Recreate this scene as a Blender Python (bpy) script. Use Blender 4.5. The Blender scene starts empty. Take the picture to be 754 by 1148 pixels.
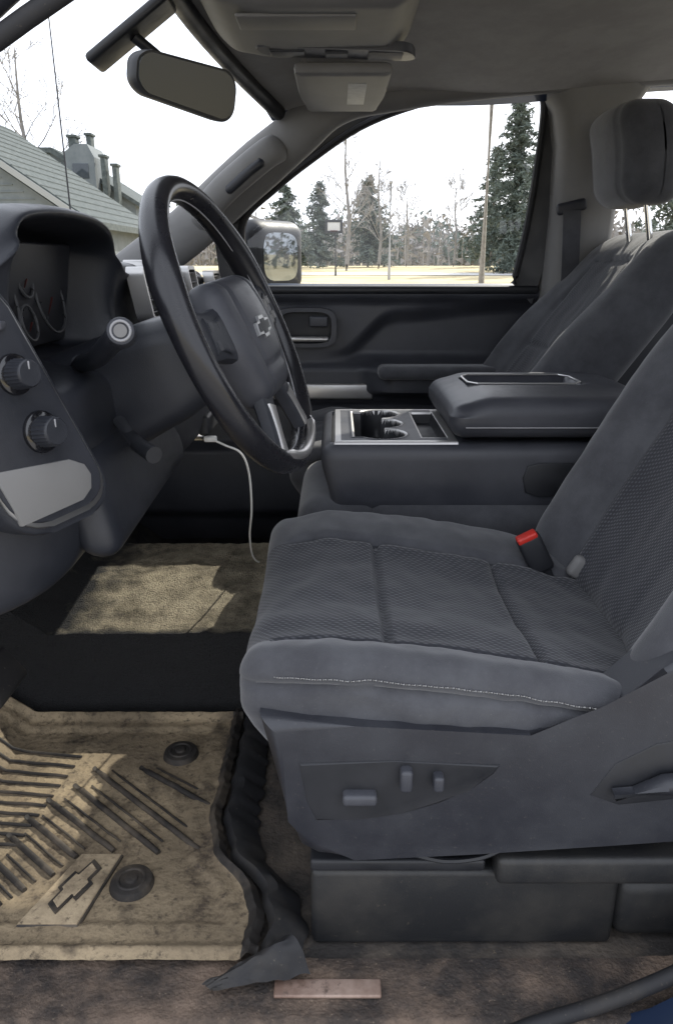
import bpy, bmesh, math, random
from mathutils import Vector as V, Matrix, noise
random.seed(4)
SC = bpy.context.scene
COL = SC.collection
R_ = math.radians
PITCH = R_(18.6); CAMZ = .78; FPX = 829.0
cp, sp = math.cos(PITCH), math.sin(PITCH)

def P(u, v, Y):
    a = (u-377)/FPX; b = (574-v)/FPX
    t = Y/(cp+sp*b)
    return V((a*t, Y, CAMZ+t*(-sp+cp*b)))

def sm(x, a, b):
    t = max(0., min(1., (x-a)/(b-a)))
    return t*t*(3-2*t)
def gs(d, w): return math.exp(-(d/w)**2)

# ------------------------------------------------------------------ materials
def M(name, c1, c2=None, ns=8., rough=.5, metal=0., bump=0., bs=200., bd=.001, spec=.5, lo=.4, hi=.62, rough2=None, sheen=0., coat=0., dust=None, dust2=None, edge=None):
    m = bpy.data.materials.new(name); m.use_nodes = True
    nt = m.node_tree; N = nt.nodes; L = nt.links
    b = N['Principled BSDF']
    b.inputs['Base Color'].default_value = (*c1, 1)
    b.inputs['Roughness'].default_value = rough
    b.inputs['Metallic'].default_value = metal
    b.inputs['Specular IOR Level'].default_value = spec
    if sheen: b.inputs['Sheen Weight'].default_value = sheen
    if coat: b.inputs['Coat Weight'].default_value = coat
    tc = N.new('ShaderNodeTexCoord')
    src = None
    if c2 is not None:
        n = N.new('ShaderNodeTexNoise'); n.inputs['Scale'].default_value = ns; n.inputs['Detail'].default_value = 8; n.inputs['Roughness'].default_value = .65
        L.new(tc.outputs['Object'], n.inputs['Vector'])
        r = N.new('ShaderNodeValToRGB')
        r.color_ramp.elements[0].position = lo; r.color_ramp.elements[0].color = (*c1, 1)
        r.color_ramp.elements[1].position = hi; r.color_ramp.elements[1].color = (*c2, 1)
        L.new(n.outputs['Fac'], r.inputs['Fac']); src = r.outputs['Color']
        if rough2 is not None:
            mr = N.new('ShaderNodeMapRange'); mr.inputs['From Min'].default_value = lo; mr.inputs['From Max'].default_value = hi
            mr.inputs['To Min'].default_value = rough; mr.inputs['To Max'].default_value = rough2
            L.new(n.outputs['Fac'], mr.inputs['Value']); L.new(mr.outputs['Result'], b.inputs['Roughness'])
    for dd_ in (dust, dust2):
        if dd_ is not None and src is not None:
            col, sc, lo2, hi2 = dd_
            n3 = N.new('ShaderNodeTexNoise'); n3.inputs['Scale'].default_value = sc; n3.inputs['Detail'].default_value = 6; n3.inputs['Roughness'].default_value = .75
            L.new(tc.outputs['Object'], n3.inputs['Vector'])
            m3 = N.new('ShaderNodeMapRange'); m3.inputs['From Min'].default_value = lo2; m3.inputs['From Max'].default_value = hi2
            L.new(n3.outputs['Fac'], m3.inputs['Value'])
            mx_ = N.new('ShaderNodeMix'); mx_.data_type = 'RGBA'
            L.new(m3.outputs['Result'], mx_.inputs[0]); L.new(src, mx_.inputs[6]); mx_.inputs[7].default_value = (*col, 1)
            src = mx_.outputs[2]
    if edge is not None:  # painted darkening below the X and Y bounds, softened by noise
        (xa, xb), (ya, yb), col = edge
        sx = N.new('ShaderNodeSeparateXYZ'); L.new(tc.outputs['Object'], sx.inputs[0])
        ne = N.new('ShaderNodeTexNoise'); ne.inputs['Scale'].default_value = 28; ne.inputs['Detail'].default_value = 8; L.new(tc.outputs['Object'], ne.inputs['Vector'])
        fac = None
        for out, (a, c) in (('X', (xa, xb)), ('Y', (ya, yb))):
            ma = N.new('ShaderNodeMath'); ma.operation = 'MULTIPLY_ADD'; ma.inputs[1].default_value = abs(c-a)*2.0
            L.new(ne.outputs['Fac'], ma.inputs[0]); L.new(sx.outputs[out], ma.inputs[2])
            mp = N.new('ShaderNodeMapRange'); mp.inputs['From Min'].default_value = a+abs(c-a); mp.inputs['From Max'].default_value = c+abs(c-a)
            L.new(ma.outputs[0], mp.inputs['Value'])
            if fac is None: fac = mp.outputs['Result']
            else:
                mm = N.new('ShaderNodeMath'); mm.operation = 'MULTIPLY'; L.new(fac, mm.inputs[0]); L.new(mp.outputs['Result'], mm.inputs[1]); fac = mm.outputs[0]
        me_ = N.new('ShaderNodeMix'); me_.data_type = 'RGBA'; L.new(fac, me_.inputs[0]); me_.inputs[6].default_value = (*col, 1); L.new(src, me_.inputs[7]); src = me_.outputs[2]
    if src is not None: L.new(src, b.inputs['Base Color'])
    if bump:
        n2 = N.new('ShaderNodeTexNoise'); n2.inputs['Scale'].default_value = bs; n2.inputs['Detail'].default_value = 4
        L.new(tc.outputs['Object'], n2.inputs['Vector'])
        bp = N.new('ShaderNodeBump'); bp.inputs['Strength'].default_value = bump; bp.inputs['Distance'].default_value = bd
        L.new(n2.outputs['Fac'], bp.inputs['Height']); L.new(bp.outputs['Normal'], b.inputs['Normal'])
    return m

def weave(name, c1, c2, period=.0055):
    m = bpy.data.materials.new(name); m.use_nodes = True
    nt = m.node_tree; N = nt.nodes; L = nt.links; b = N['Principled BSDF']
    b.inputs['Roughness'].default_value = .92; b.inputs['Sheen Weight'].default_value = .2
    tc = N.new('ShaderNodeTexCoord'); outs = []
    for d in ('DIAGONAL', 'Y'):
        w = N.new('ShaderNodeTexWave'); w.bands_direction = d
        w.inputs['Scale'].default_value = .314/period; w.inputs['Distortion'].default_value = .6
        L.new(tc.outputs['Object'], w.inputs['Vector']); outs.append(w.outputs['Fac'])
    mu = N.new('ShaderNodeMath'); mu.operation = 'MULTIPLY'; L.new(outs[0], mu.inputs[0]); L.new(outs[1], mu.inputs[1])
    n = N.new('ShaderNodeTexNoise'); n.inputs['Scale'].default_value = 9; n.inputs['Detail'].default_value = 6; L.new(tc.outputs['Object'], n.inputs['Vector'])
    ad = N.new('ShaderNodeMath'); ad.operation = 'MULTIPLY'; L.new(mu.outputs[0], ad.inputs[0])
    mr = N.new('ShaderNodeMapRange'); mr.inputs['From Min'].default_value = .3; mr.inputs['From Max'].default_value = .7; mr.inputs['To Min'].default_value = .6; mr.inputs['To Max'].default_value = 1.3
    L.new(n.outputs['Fac'], mr.inputs['Value']); L.new(mr.outputs['Result'], ad.inputs[1])
    r = N.new('ShaderNodeValToRGB'); r.color_ramp.elements[0].color = (*c1, 1); r.color_ramp.elements[1].color = (*c2, 1)
    r.color_ramp.elements[0].position = .1; r.color_ramp.elements[1].position = .9
    L.new(ad.outputs[0], r.inputs['Fac']); L.new(r.outputs['Color'], b.inputs['Base Color'])
    bp = N.new('ShaderNodeBump'); bp.inputs['Strength'].default_value = .55; bp.inputs['Distance'].default_value = .0012
    L.new(mu.outputs[0], bp.inputs['Height']); L.new(bp.outputs['Normal'], b.inputs['Normal'])
    return m

def glass(name, fac=.05, tint=(.97, .98, .98)):
    m = bpy.data.materials.new(name); m.use_nodes = True
    nt = m.node_tree; N = nt.nodes; L = nt.links
    for n in list(N):
        if n.type == 'BSDF_PRINCIPLED': N.remove(n)
    o = [n for n in N if n.type == 'OUTPUT_MATERIAL'][0]
    t = N.new('ShaderNodeBsdfTransparent'); t.inputs['Color'].default_value = (*tint, 1)
    g = N.new('ShaderNodeBsdfGlossy'); g.inputs['Roughness'].default_value = .02
    x = N.new('ShaderNodeMixShader'); x.inputs[0].default_value = fac
    L.new(t.outputs[0], x.inputs[1]); L.new(g.outputs[0], x.inputs[2]); L.new(x.outputs[0], o.inputs['Surface'])
    return m

FAB = M('seat_fabric', (.042, .043, .050), (.066, .068, .076), 14, .92, bump=.5, bs=700, bd=.0008, sheen=.3, dust=((.13, .13, .13), 420, .6, .8))
INS = weave('seat_insert_fabric', (.022, .023, .029), (.076, .078, .090), .0046)
STI = M('stitch_thread', (.42, .41, .40), rough=.8)
PLS = M('grained_grey_plastic', (.038, .040, .049), (.055, .057, .067), 7, .40, bump=.35, bs=900, bd=.0006, rough2=.56, dust=((.12, .115, .11), 260, .64, .8))
PLX = M('black_seat_plastic', (.022, .023, .029), (.035, .037, .044), 9, .34, bump=.35, bs=900, bd=.0006, rough2=.5, dust=((.12, .11, .1), 230, .6, .8))
PLD = M('dark_dash_plastic', (.017, .019, .025), (.028, .030, .038), 6, .40, bump=.35, bs=800, bd=.0006, rough2=.58, dust=((.09, .085, .08), 240, .64, .82))
PLB = M('black_plastic', (.012, .013, .016), (.018, .019, .023), 12, .42, rough2=.6)
PLT = M('dusty_black_plastic', (.013, .014, .016), (.040, .038, .035), 8, .5, bump=.3, bs=400, bd=.0008, lo=.42, hi=.7, dust=((.16, .135, .10), 150, .62, .84))
PLG = M('light_grey_trim', (.15, .147, .145), (.185, .182, .178), 4, .6, bump=.25, bs=700, bd=.0005)
GLS = M('gloss_black', (.008, .008, .01), rough=.12, coat=.5)
LEA = M('wheel_leather', (.011, .011, .014), (.016, .016, .019), 12, .24, bump=.15, bs=600, bd=.0004, rough2=.32)
SIL = M('satin_silver', (.50, .49, .48), rough=.34, metal=.8)
EMB = M('dull_emblem_metal', (.34, .34, .34), rough=.3, metal=.9)
CHR = M('chrome', (.8, .8, .8), rough=.14, metal=1.)
HDL = M('headliner_cloth', (.265, .255, .245), (.315, .305, .292), 10, .95, bump=.4, bs=500, bd=.0008)
RUB = M('black_rubber', (.014, .014, .016), (.045, .04, .034), 9, .7, lo=.5, hi=.75, dust=((.2, .17, .13), 150, .62, .8))
MAT = M('dirty_rubber_mat', (.055, .042, .030), (.43, .335, .21), 12, .85, bump=.8, bs=160, bd=.0025, lo=.34, hi=.6, dust=((.04, .030, .022), 80, .53, .69), dust2=((.07, .052, .036), 6, .48, .66))
MATP = M('sandy_rubber_plaque', (.10, .074, .048), (.42, .33, .215), 16, .85, bump=.7, bs=160, bd=.002, lo=.34, hi=.6, dust=((.05, .037, .026), 90, .55, .72))
MATD = M('dark_rubber_mat', (.022, .019, .017), (.11, .088, .065), 14, .7, bump=.5, bs=160, bd=.0015, lo=.46, hi=.72)
FLR = M('dirty_vinyl_floor', (.030, .027, .025), (.13, .105, .082), 11, .85, bump=.8, bs=140, bd=.003, lo=.42, hi=.7, dust=((.28, .22, .15), 110, .62, .78))
SND = M('sandy_sill', (.036, .029, .025), (.17, .122, .09), 16, .85, bump=.9, bs=220, bd=.003, lo=.38, hi=.64, dust=((.025, .021, .02), 5, .47, .64), dust2=((.32, .25, .18), 240, .6, .74))
CPT = M('dusty_carpet_painted_shade', (.11, .093, .064), (.44, .38, .27), 15, 1., bump=1., bs=330, bd=.008, lo=.34, hi=.62, dust=((.05, .042, .032), 200, .52, .7), edge=((-.70, -.60), (-.178, -.158), (.02, .02, .021)))  # front end's shade is painted into the colour, near hump side darkened too
CPD = M('dark_carpet', (.02, .02, .022), (.05, .047, .043), 20, 1., bump=.8, bs=330, bd=.004, dust=((.12, .1, .075), 260, .62, .76))
SCF = M('scuffed_sill_plate', (.20, .13, .10), (.40, .30, .245), 14, .5, metal=.2, bump=.4, bs=120, bd=.001, dust=((.07, .05, .04), 60, .54, .7))
RED = M('red_button', (.55, .03, .02), rough=.4)
RDD = M('dull_red', (.06, .010, .009), rough=.6)
WHT = M('white_cable', (.75, .75, .73), rough=.4)
LBL = M('paper_label', (.6, .6, .58), (.5, .5, .48), 60, .6)
MRK = M('grey_marking', (.28, .28, .29), rough=.6)
DIM = M('dim_gauge_ring', (.045, .046, .05), rough=.6)
MIR = M('mirror_glass', (.27, .29, .31), rough=.02, metal=1.)
MIRD = M('dim_mirror_glass', (.036, .043, .048), rough=.22)
GLA = glass('clear_glass')
BLU = M('blue_car_paint', (.012, .022, .05), (.014, .025, .055), 3, .35, coat=.6)
DIAL = M('gauge_face', (.018, .019, .024), (.024, .025, .03), 10, .5)
BARK = M('grey_bark', (.17, .16, .15), (.26, .245, .23), 3, .95)
NEED = M('needles', (.095, .118, .10), (.155, .185, .155), 1.2, .9)
GRS = M('dry_grass', (.42, .34, .18), (.60, .52, .34), .25, 1., lo=.35, hi=.65)
ASP = M('pale_road', (.45, .44, .43), (.54, .53, .51), 2, .9)
CON = M('concrete_drive', (.32, .31, .29), (.40, .38, .36), 1.5, .9)
SID = M('grey_siding', (.13, .15, .16), (.165, .185, .195), 2, .8)
SHG = M('roof_shingle', (.055, .068, .068), (.10, .115, .113), 6, .95)
TRM = M('pale_house_trim', (.28, .29, .29), rough=.6)
WHB = M('white_board', (.5, .5, .5), rough=.5)
WIN = M('window_pane', (.05, .06, .07), rough=.1)
POL = M('weathered_pole', (.22, .2, .18), (.32, .30, .27), 6, .9)
POLG = M('galvanised_pole', (.36, .36, .37), rough=.6)
TWG = M('bare_twigs', (.22, .205, .19), (.32, .30, .28), .6, 1.)

# ------------------------------------------------------------------ object helpers
def tag(o, label=None, cat=None, group=None, kind=None):
    if label: o['label'] = label
    if cat: o['category'] = cat
    if group: o['group'] = group
    if kind: o['kind'] = kind
    return o
def thing(name, label, cat, loc, group=None):
    o = bpy.data.objects.new(name, None); o.empty_display_size = .05
    COL.objects.link(o); o.location = V(loc)
    return tag(o, label, cat, group)
def top(o):
    while o.parent: o = o.parent
    return o
def part(name, bm, mat, parent=None, label=None, angle=40, sub=0, kind=None, closed=True):
    if closed: bmesh.ops.recalc_face_normals(bm, faces=bm.faces)
    if parent is not None: off = V(top(parent).location)
    else:
        xs = [v.co for v in bm.verts]
        off = V((sum(c.x for c in xs)/len(xs), sum(c.y for c in xs)/len(xs), min(c.z for c in xs)))
    bmesh.ops.translate(bm, verts=bm.verts, vec=-off)
    me = bpy.data.meshes.new(name); bm.to_mesh(me); bm.free()
    for m in (mat if isinstance(mat, (list, tuple)) else [mat]): me.materials.append(m)
    me.polygons.foreach_set('use_smooth', [True]*len(me.polygons))
    if not sub: me.set_sharp_from_angle(angle=R_(angle))
    o = bpy.data.objects.new(name, me); COL.objects.link(o)
    if parent is not None: o.parent = parent
    else: o.location = off
    if sub:
        s = o.modifiers.new('sub', 'SUBSURF'); s.levels = sub; s.render_levels = sub
    if label: o['label'] = label
    if kind: o['kind'] = kind
    return o
B = bmesh.new
class mats:
    """faces added inside the with-block get this material slot"""
    def __init__(s, bm, i): s.bm = bm; s.i = i
    def __enter__(s): s.n = set(s.bm.faces)
    def __exit__(s, *a):
        for f in s.bm.faces:
            if f not in s.n: f.material_index = s.i

def rb(bm, c, size, r=.004, rot=None, seg=3):
    m = Matrix.Translation(V(c)) @ (rot.to_4x4() if rot is not None else Matrix.Identity(4)) @ Matrix.Diagonal((*size, 1))
    vs = bmesh.ops.create_cube(bm, size=1, matrix=m)['verts']
    if r > 0:
        es = list({e for v in vs for e in v.link_edges})
        bmesh.ops.bevel(bm, geom=es, offset=min(r, min(size)*.49), segments=seg, affect='EDGES', profile=.5)
    return bm
def frame(d):
    d = V(d).normalized()
    u = V((0, 0, 1)) if abs(d.z) < .9 else V((1, 0, 0))
    x = d.cross(u).normalized(); y = x.cross(d).normalized()
    return x, y
def loft(bm, rings, closed=True, cap=True):
    rv = [[bm.verts.new(p) for p in r] for r in rings]
    n = len(rv[0])
    for a, b in zip(rv[:-1], rv[1:]):
        for i in range(n if closed else n-1):
            j = (i+1) % n
            try: bm.faces.new((a[i], a[j], b[j], b[i]))
            except ValueError: pass
    if cap and closed:
        bm.faces.new(rv[0]); bm.faces.new(rv[-1])
    return bm
def tube(bm, pts, r, n=10, flat=1., up=None, cap=True):
    pts = [V(p) for p in pts]; rings = []
    rad = r if isinstance(r, (list, tuple)) else [r]*len(pts)
    x = None
    for i, p in enumerate(pts):
        d = (pts[min(i+1, len(pts)-1)]-pts[max(i-1, 0)]).normalized()
        if up is not None:
            x = d.cross(V(up)).normalized(); y = x.cross(d).normalized()
        elif x is None: x, y = frame(d)
        else:
            x = (x-d*x.dot(d)).normalized(); y = d.cross(x)
        rings.append([p+x*math.cos(2*math.pi*k/n)*rad[i]*flat+y*math.sin(2*math.pi*k/n)*rad[i] for k in range(n)])
    return loft(bm, rings, True, cap)
def spl(pts, k=8):
    pts = [V(p) for p in pts]; out = []
    for i in range(len(pts)-1):
        p0 = pts[max(i-1, 0)]; p1 = pts[i]; p2 = pts[i+1]; p3 = pts[min(i+2, len(pts)-1)]
        for j in range(k):
            t = j/k
            out.append(.5*((2*p1)+(p2-p0)*t+(2*p0-5*p1+4*p2-p3)*t*t+(3*p1-p0-3*p2+p3)*t**3))
    out.append(pts[-1]); return out
def cyl(bm, p0, p1, r0, r1=None, n=24, bev=0):
    r1 = r0 if r1 is None else r1
    p0 = V(p0); p1 = V(p1); d = (p1-p0).normalized(); x, y = frame(d)
    def ring(p, r): return [p+x*math.cos(2*math.pi*k/n)*r+y*math.sin(2*math.pi*k/n)*r for k in range(n)]
    if bev: rings = [ring(p0, r0), ring(p1-d*bev, r1), ring(p1-d*bev*.3, r1-bev*.3), ring(p1, r1-bev)]
    else: rings = [ring(p0, r0), ring(p1, r1)]
    return loft(bm, rings)
def knurl(bm, p0, p1, r0, r1, n=24):
    p0 = V(p0); p1 = V(p1); d = (p1-p0).normalized(); x, y = frame(d)
    def ring(p, r, k=.07): return [p+(x*math.cos(math.pi*i/n)+y*math.sin(math.pi*i/n))*r*(1-(k if i % 2 else 0)) for i in range(2*n)]
    return loft(bm, [ring(p0, r0), ring(p1-d*.003, r1), ring(p1-d*.001, r1*.94, .03), ring(p1, r1*.86, 0)])
def torus(bm, c, nrm, R, r, n=48, m=8):
    c = V(c); nrm = V(nrm).normalized(); x, y = frame(nrm); rv = []
    for i in range(n):
        t = 2*math.pi*i/n; d = x*math.cos(t)+y*math.sin(t)
        rv.append([bm.verts.new(c+d*(R+r*math.cos(2*math.pi*k/m))+nrm*r*math.sin(2*math.pi*k/m)) for k in range(m)])
    for i in range(n):
        a, b = rv[i], rv[(i+1) % n]
        for k in range(m): bm.faces.new((a[k], a[(k+1) % m], b[(k+1) % m], b[k]))
    return bm
def prism(bm, poly, fn, d0, d1, bev=0., seg=3):
    a = [bm.verts.new(fn(p[0], p[1], d0)) for p in poly]
    b = [bm.verts.new(fn(p[0], p[1], d1)) for p in poly]
    n = len(poly)
    f0 = bm.faces.new(a); f1 = bm.faces.new(b)
    for i in range(n): bm.faces.new((a[i], a[(i+1) % n], b[(i+1) % n], b[i]))
    if bev:
        es = list(f1.edges)
        bmesh.ops.bevel(bm, geom=es, offset=bev, segments=seg, affect='EDGES', profile=.5)
    return bm
def rgrid(bm, c, size, r, res, fn=None, mi=None, xf=None):
    c = V(c); h = V(size)/2; r = min(r, *h)
    n = [max(2, int(round(s/res))) for s in size]; inn = h-V((r, r, r)); cache = {}; loc = {}
    def vert(*k):
        if k in cache: return cache[k]
        p = V([-h[a]+size[a]*k[a]/n[a] for a in range(3)])
        q = V([max(-inn[a], min(inn[a], p[a])) for a in range(3)]); d = p-q
        if d.length > 1e-9: p = q+d.normalized()*r
        p2 = fn(p.copy()) if fn else p
        w = xf(p2) if xf else p2+c
        v = bm.verts.new(w); cache[k] = v; loc[v] = p
        return v
    for ax in range(3):
        a, b = [i for i in range(3) if i != ax]
        for side in (0, n[ax]):
            for i in range(n[a]):
                for j in range(n[b]):
                    vs = []
                    for di, dj in ((0, 0), (1, 0), (1, 1), (0, 1)):
                        k = [0, 0, 0]; k[ax] = side; k[a] = i+di; k[b] = j+dj
                        vs.append(vert(*k))
                    f = bm.faces.new(vs)
                    if mi: f.material_index = mi(sum((loc[v] for v in vs), V((0, 0, 0)))/4)
    return bm
def sheet(bm, nx, ny, fn, mi=None):
    g = [[bm.verts.new(fn(i/nx, j/ny)) for j in range(ny+1)] for i in range(nx+1)]
    for i in range(nx):
        for j in range(ny):
            f = bm.faces.new((g[i][j], g[i+1][j], g[i+1][j+1], g[i][j+1]))
            if mi: f.material_index = mi((i+.5)/nx, (j+.5)/ny)
    return bm
BOW = [(-.5, -.11), (-.42, .11), (-.17, .11), (-.14, .2), (.2, .2), (.17, .11), (.5, .11), (.42, -.11), (.17, -.11), (.14, -.2), (-.2, -.2), (-.17, -.11)]

# ================================================================== TRUCK CAB SHELL
YC = 1.37
cab = thing('truck_cab', 'dark truck cabin shell with grey roof lining, pillars, windscreen and dirty floor around the seats', 'truck', (.2, YC, -.05))
def floor_fn(s, t):
    x = -.85+s*1.4; y = .655+t*1.42
    z = .0015*noise.noise(V((x*25, y*25, 0)))
    k = sm(y, 1.15, 1.19)*(1-sm(y, 1.56, 1.62))
    z += k*(.15+.03*sm(y, 1.2, 1.4)+.004*noise.noise(V((x*18, y*18, 4)))+.0025*noise.noise(V((x*70, y*70, 4))))
    if x < -.52: z += (-.52-x)*.75
    return V((x, y, z))
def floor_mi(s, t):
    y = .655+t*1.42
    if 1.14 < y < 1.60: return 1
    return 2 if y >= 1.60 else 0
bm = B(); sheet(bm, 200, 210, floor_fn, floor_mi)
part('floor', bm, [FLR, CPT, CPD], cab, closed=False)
bm = B(); rb(bm, (.98, YC, -.03), (.9, 1.44, .04), .01); part('rear_floor', bm, CPD, cab)
bm = B(); rb(bm, (-.9, YC, .4), (.06, 1.46, .9), .01); part('firewall', bm, PLB, cab)
def sill_fn(s, t):
    x = -.9+s*1.6; y = .565+t*.093
    z = .004-.02*(1-sm(y, .565, .585))+.0022*noise.noise(V((x*40, y*40, 3)))+.001*noise.noise(V((x*110, y*110, 3)))
    z += .05*sm(x, .33, .62)
    return V((x, y, z))
bm = B(); sheet(bm, 300, 36, sill_fn)
part('door_sill', bm, SND, cab, closed=False)
bm = B(); rb(bm, (-.01, .617, .007), (.12, .022, .005), .0022); part('scuff_plate', bm, SCF, cab, label='rusty pink scuffed metal plate on the sill')
bm = B(); rb(bm, (-.1, .48, -.13), (2.6, .16, .22), .04); part('rocker_panel', bm, BLU, cab)
bm = B(); prism(bm, [(.16, -.03), (.26, -.018), (.34, .012), (.42, .07), (.49, .17), (.6, .25), (.6, -.1), (.16, -.1)], lambda a, b, d: V((a, d, b)), .59, .50, .012); part('pillar_foot', bm, BLU, cab)
bm = B(); tube(bm, spl([(-.62, .550, -.01), (-.2, .550, -.01), (.10, .556, -.008), (.22, .580, .004), (.32, .594, .03), (.41, .605, .08), (.49, .615, .19), (.53, .64, .45), (.55, .67, .8), (.5, .74, 1.06), (.3, .76, 1.09), (-.05, .75, 1.08), (-.37, .70, .90), (-.58, .66, .72)], 8), .0085, 10)
part('door_seal', bm, RUB, cab)
def rail_path(side):
    f = lambda y: y if side > 0 else 2*YC-y
    pts = [(-.70, 2.035, .66), (-.52, 2.025, .785), (-.385, 2.01, .875), (-.24, 1.99, .99), (-.11, 1.972, 1.085), (.0, 1.965, 1.135), (.15, 1.968, 1.165), (.35, 1.975, 1.19), (.6, 1.98, 1.21), (.95, 1.98, 1.225), (1.35, 1.97, 1.20)]
    if side < 0: pts = [(x-.045*(x < .1), y+.02, z+.05*(x < .1)) for x, y, z in pts]
    else: pts = [(x+.012*(x < -.1), y, z-.014*(x < -.1)) for x, y, z in pts]
    return [V((x, f(y), z)) for x, y, z in pts]
for side in (1, -1):
    r0 = .036 if side > 0 else .030
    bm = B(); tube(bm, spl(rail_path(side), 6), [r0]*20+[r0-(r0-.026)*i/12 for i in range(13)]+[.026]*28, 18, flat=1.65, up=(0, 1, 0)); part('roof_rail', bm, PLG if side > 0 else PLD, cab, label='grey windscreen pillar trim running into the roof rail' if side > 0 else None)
for side in (1, -1):
    bm = B(); f = (lambda y: y) if side > 0 else (lambda y: 2*YC-y)
    rings = []
    for z, x0, x1 in [(-.02, .44, .74), (.3, .48, .72), (.6, .53, .71), (.72, .545, .71), (.9, .55, .71), (1.05, .545, .705), (1.13, .53, .715), (1.18, .50, .75), (1.22, .48, .80)]:
        yy = 2.03-.05*sm(z, .7, 1.18)
        ring = [(x0, yy+.10), (x0, yy+.02), (x0+.02, yy-.005), (x0+.05, yy-.015), (x1-.05, yy-.015), (x1-.02, yy-.005), (x1, yy+.02), (x1, yy+.10)]
        rings.append([V((a, f(b), z)) for a, b in ring])
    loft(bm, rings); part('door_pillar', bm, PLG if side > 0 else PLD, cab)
# grab handle on the far windscreen pillar
bm = B(); hp = [P(222, 254, 2.0), P(231, 236, 1.95), P(252, 212, 1.93), P(277, 190, 1.925), P(298, 173, 1.93), P(310, 166, 1.945), P(318, 161, 1.985)]
tube(bm, spl(hp, 6), [.018]*6+[.021]*25+[.018]*6, 16, flat=1.6, up=(0, 1, 0)); gh = part('grab_handle', bm, PLG, cab)
bm = B(); tube(bm, spl([P(254, 215, 1.911), P(277, 194, 1.906), P(295, 180, 1.911)], 6), [.004]+[.008]*11+[.004], 10, flat=1.4, up=(0, 1, 0)); part('handle_inlay', bm, PLD, gh)
def header(t):
    k = 1-((t-.5)/.5)**2
    return V((-.135-.125*k, .79+t*1.16, 1.115+.075*k))
bm = B(); tube(bm, [header(i/24) for i in range(25)], .017, 10, flat=1.0); part('windscreen_header', bm, PLB, cab)
def ws_fn(s, t):
    a = header(s)+V((-.01, 0, .012)); k = 1-((s-.5)/.5)**2
    b = V((-.68-.26*k, .70+s*1.34, .69+.02*k))
    return a.lerp(b, t)+V((-.03, 0, .03))*math.sin(math.pi*t)
bm = B(); sheet(bm, 24, 12, ws_fn); part('windscreen', bm, GLA, cab, closed=False)
def roof_z(x, y):
    k = 1-((y-YC)/.6)**2
    return 1.155+.075*k+.035*sm(x, .3, .9)
def head_fn(s, t):
    y = .775+t*1.19; h = header((y-.79)/1.16)
    x = h.x+.0+(1.38-h.x)*s
    z = roof_z(x, y); z = h.z+.012+(z-h.z-.012)*sm(s, 0, .22)
    return V((x, y, z))
bm = B(); sheet(bm, 50, 40, head_fn); part('headliner', bm, HDL, cab, closed=False)
bm = B(); sheet(bm, 40, 30, lambda s, t: V((head_fn(s, t).x-.03+.06*s, .70+t*1.34, head_fn(s, t).z+.04-.05*(2*t-1)**4))); part('roof_panel', bm, BLU, cab, closed=False)
for side in (1, -1):
    y = 2.10 if side > 0 else 2*YC-2.10
    bm = B(); rb(bm, (1.05, y, .35), (.62, .08, .72), .02); part('rear_door_panel', bm, PLD, cab)
    bm = B(); sheet(bm, 1, 1, lambda s, t: V((.73+s*.62, y+(.0-.08*t)*side, .70+t*.52))); part('rear_side_window', bm, GLA, cab, closed=False)
bm = B(); rb(bm, (1.42, YC, .35), (.05, 1.5, .78), .01); part('back_wall', bm, PLD, cab)
for y in (.85, 1.9):
    bm = B(); rb(bm, (1.40, y, .95), (.05, .36, .46), .01); part('back_corner_trim', bm, PLG, cab)
def hood_fn(s, t):
    return V((-2.1+1.2*s, .5+1.74*t, .60+.07*s+.03*math.sin(math.pi*t)-.25*(1-sm(s, 0, .12))-.12*(2*t-1)**8))
bm = B(); sheet(bm, 20, 24, hood_fn); part('hood', bm, BLU, cab, closed=False)
bm = B(); rb(bm, (-1.4, 2.19, .2), (1.4, .1, .8), .05); part('fender', bm, BLU, cab)
bm = B(); tube(bm, [(-.715, 2.15, .60), (-.715, 2.15, .66), (-.715, 2.15, .665), (-.72, 2.15, 1.45)], [.015, .01, .0028, .0016], 8); part('antenna', bm, PLB, cab)

# ================================================================== PASSENGER DOOR
door = thing('passenger_door', 'black passenger door with pull handle, armrest, silver strip and closed side window', 'door', (.0, 2.1, 0))
def zc(x): return .535+.105*sm(x, .0, .16)+.03*sm(x, .1, .5)
def door_y(x, z):
    r = .02*sm(z, .672, .70)
    r -= .026*sm(z, .505, .545)*(1-sm(z, zc(x)-.022, zc(x)+.022))*sm(x, -.06, .08)
    r += .018*(1-sm(z, .5, .52))*sm(z, .40, .42)
    r += .065*sm(x, .05, .16)*sm(z, .42, .45)*(1-sm(z, .505, .535))
    r += .03*(1-sm(z, .27, .3))*sm(z, .06, .1)
    r -= .012*gs(x+.083, .07)**2*gs(z-.615, .045)
    return 2.075-r
bm = B(); sheet(bm, 150, 110, lambda s, t: V((-.70+1.24*s, door_y(-.70+1.24*s, t*.715), t*.715))); part('door_panel', bm, PLS, door, closed=False)
bm = B(); rb(bm, (-.08, 2.085, .712), (1.24, .07, .022), .009); part('window_sill', bm, PLB, door)
bm = B(); rb(bm, (-.1, 2.2, .3), (1.26, .06, .85), .02); part('outer_skin', bm, BLU, door)
bm = B(); rb(bm, (-.045, 2.050, .443), (.29, .014, .044), .006); part('trim_strip', bm, SIL, door)
bm = B()
rgrid(bm, (.32, 1.99, .505), (.42, .08, .035), .015, .012); part('armrest_pad', bm, FAB, door)
bm = B()
c = V((-.083, 2.048, .615))
poly = []
for i in range(28):
    t = 2*math.pi*i/28; ct, st = math.cos(t), math.sin(t)
    poly.append((.083*math.copysign(abs(ct)**.5, ct), .052*math.copysign(abs(st)**.5, st)))
poly2 = [(a*.84, b*.80) for a, b in poly]
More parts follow.
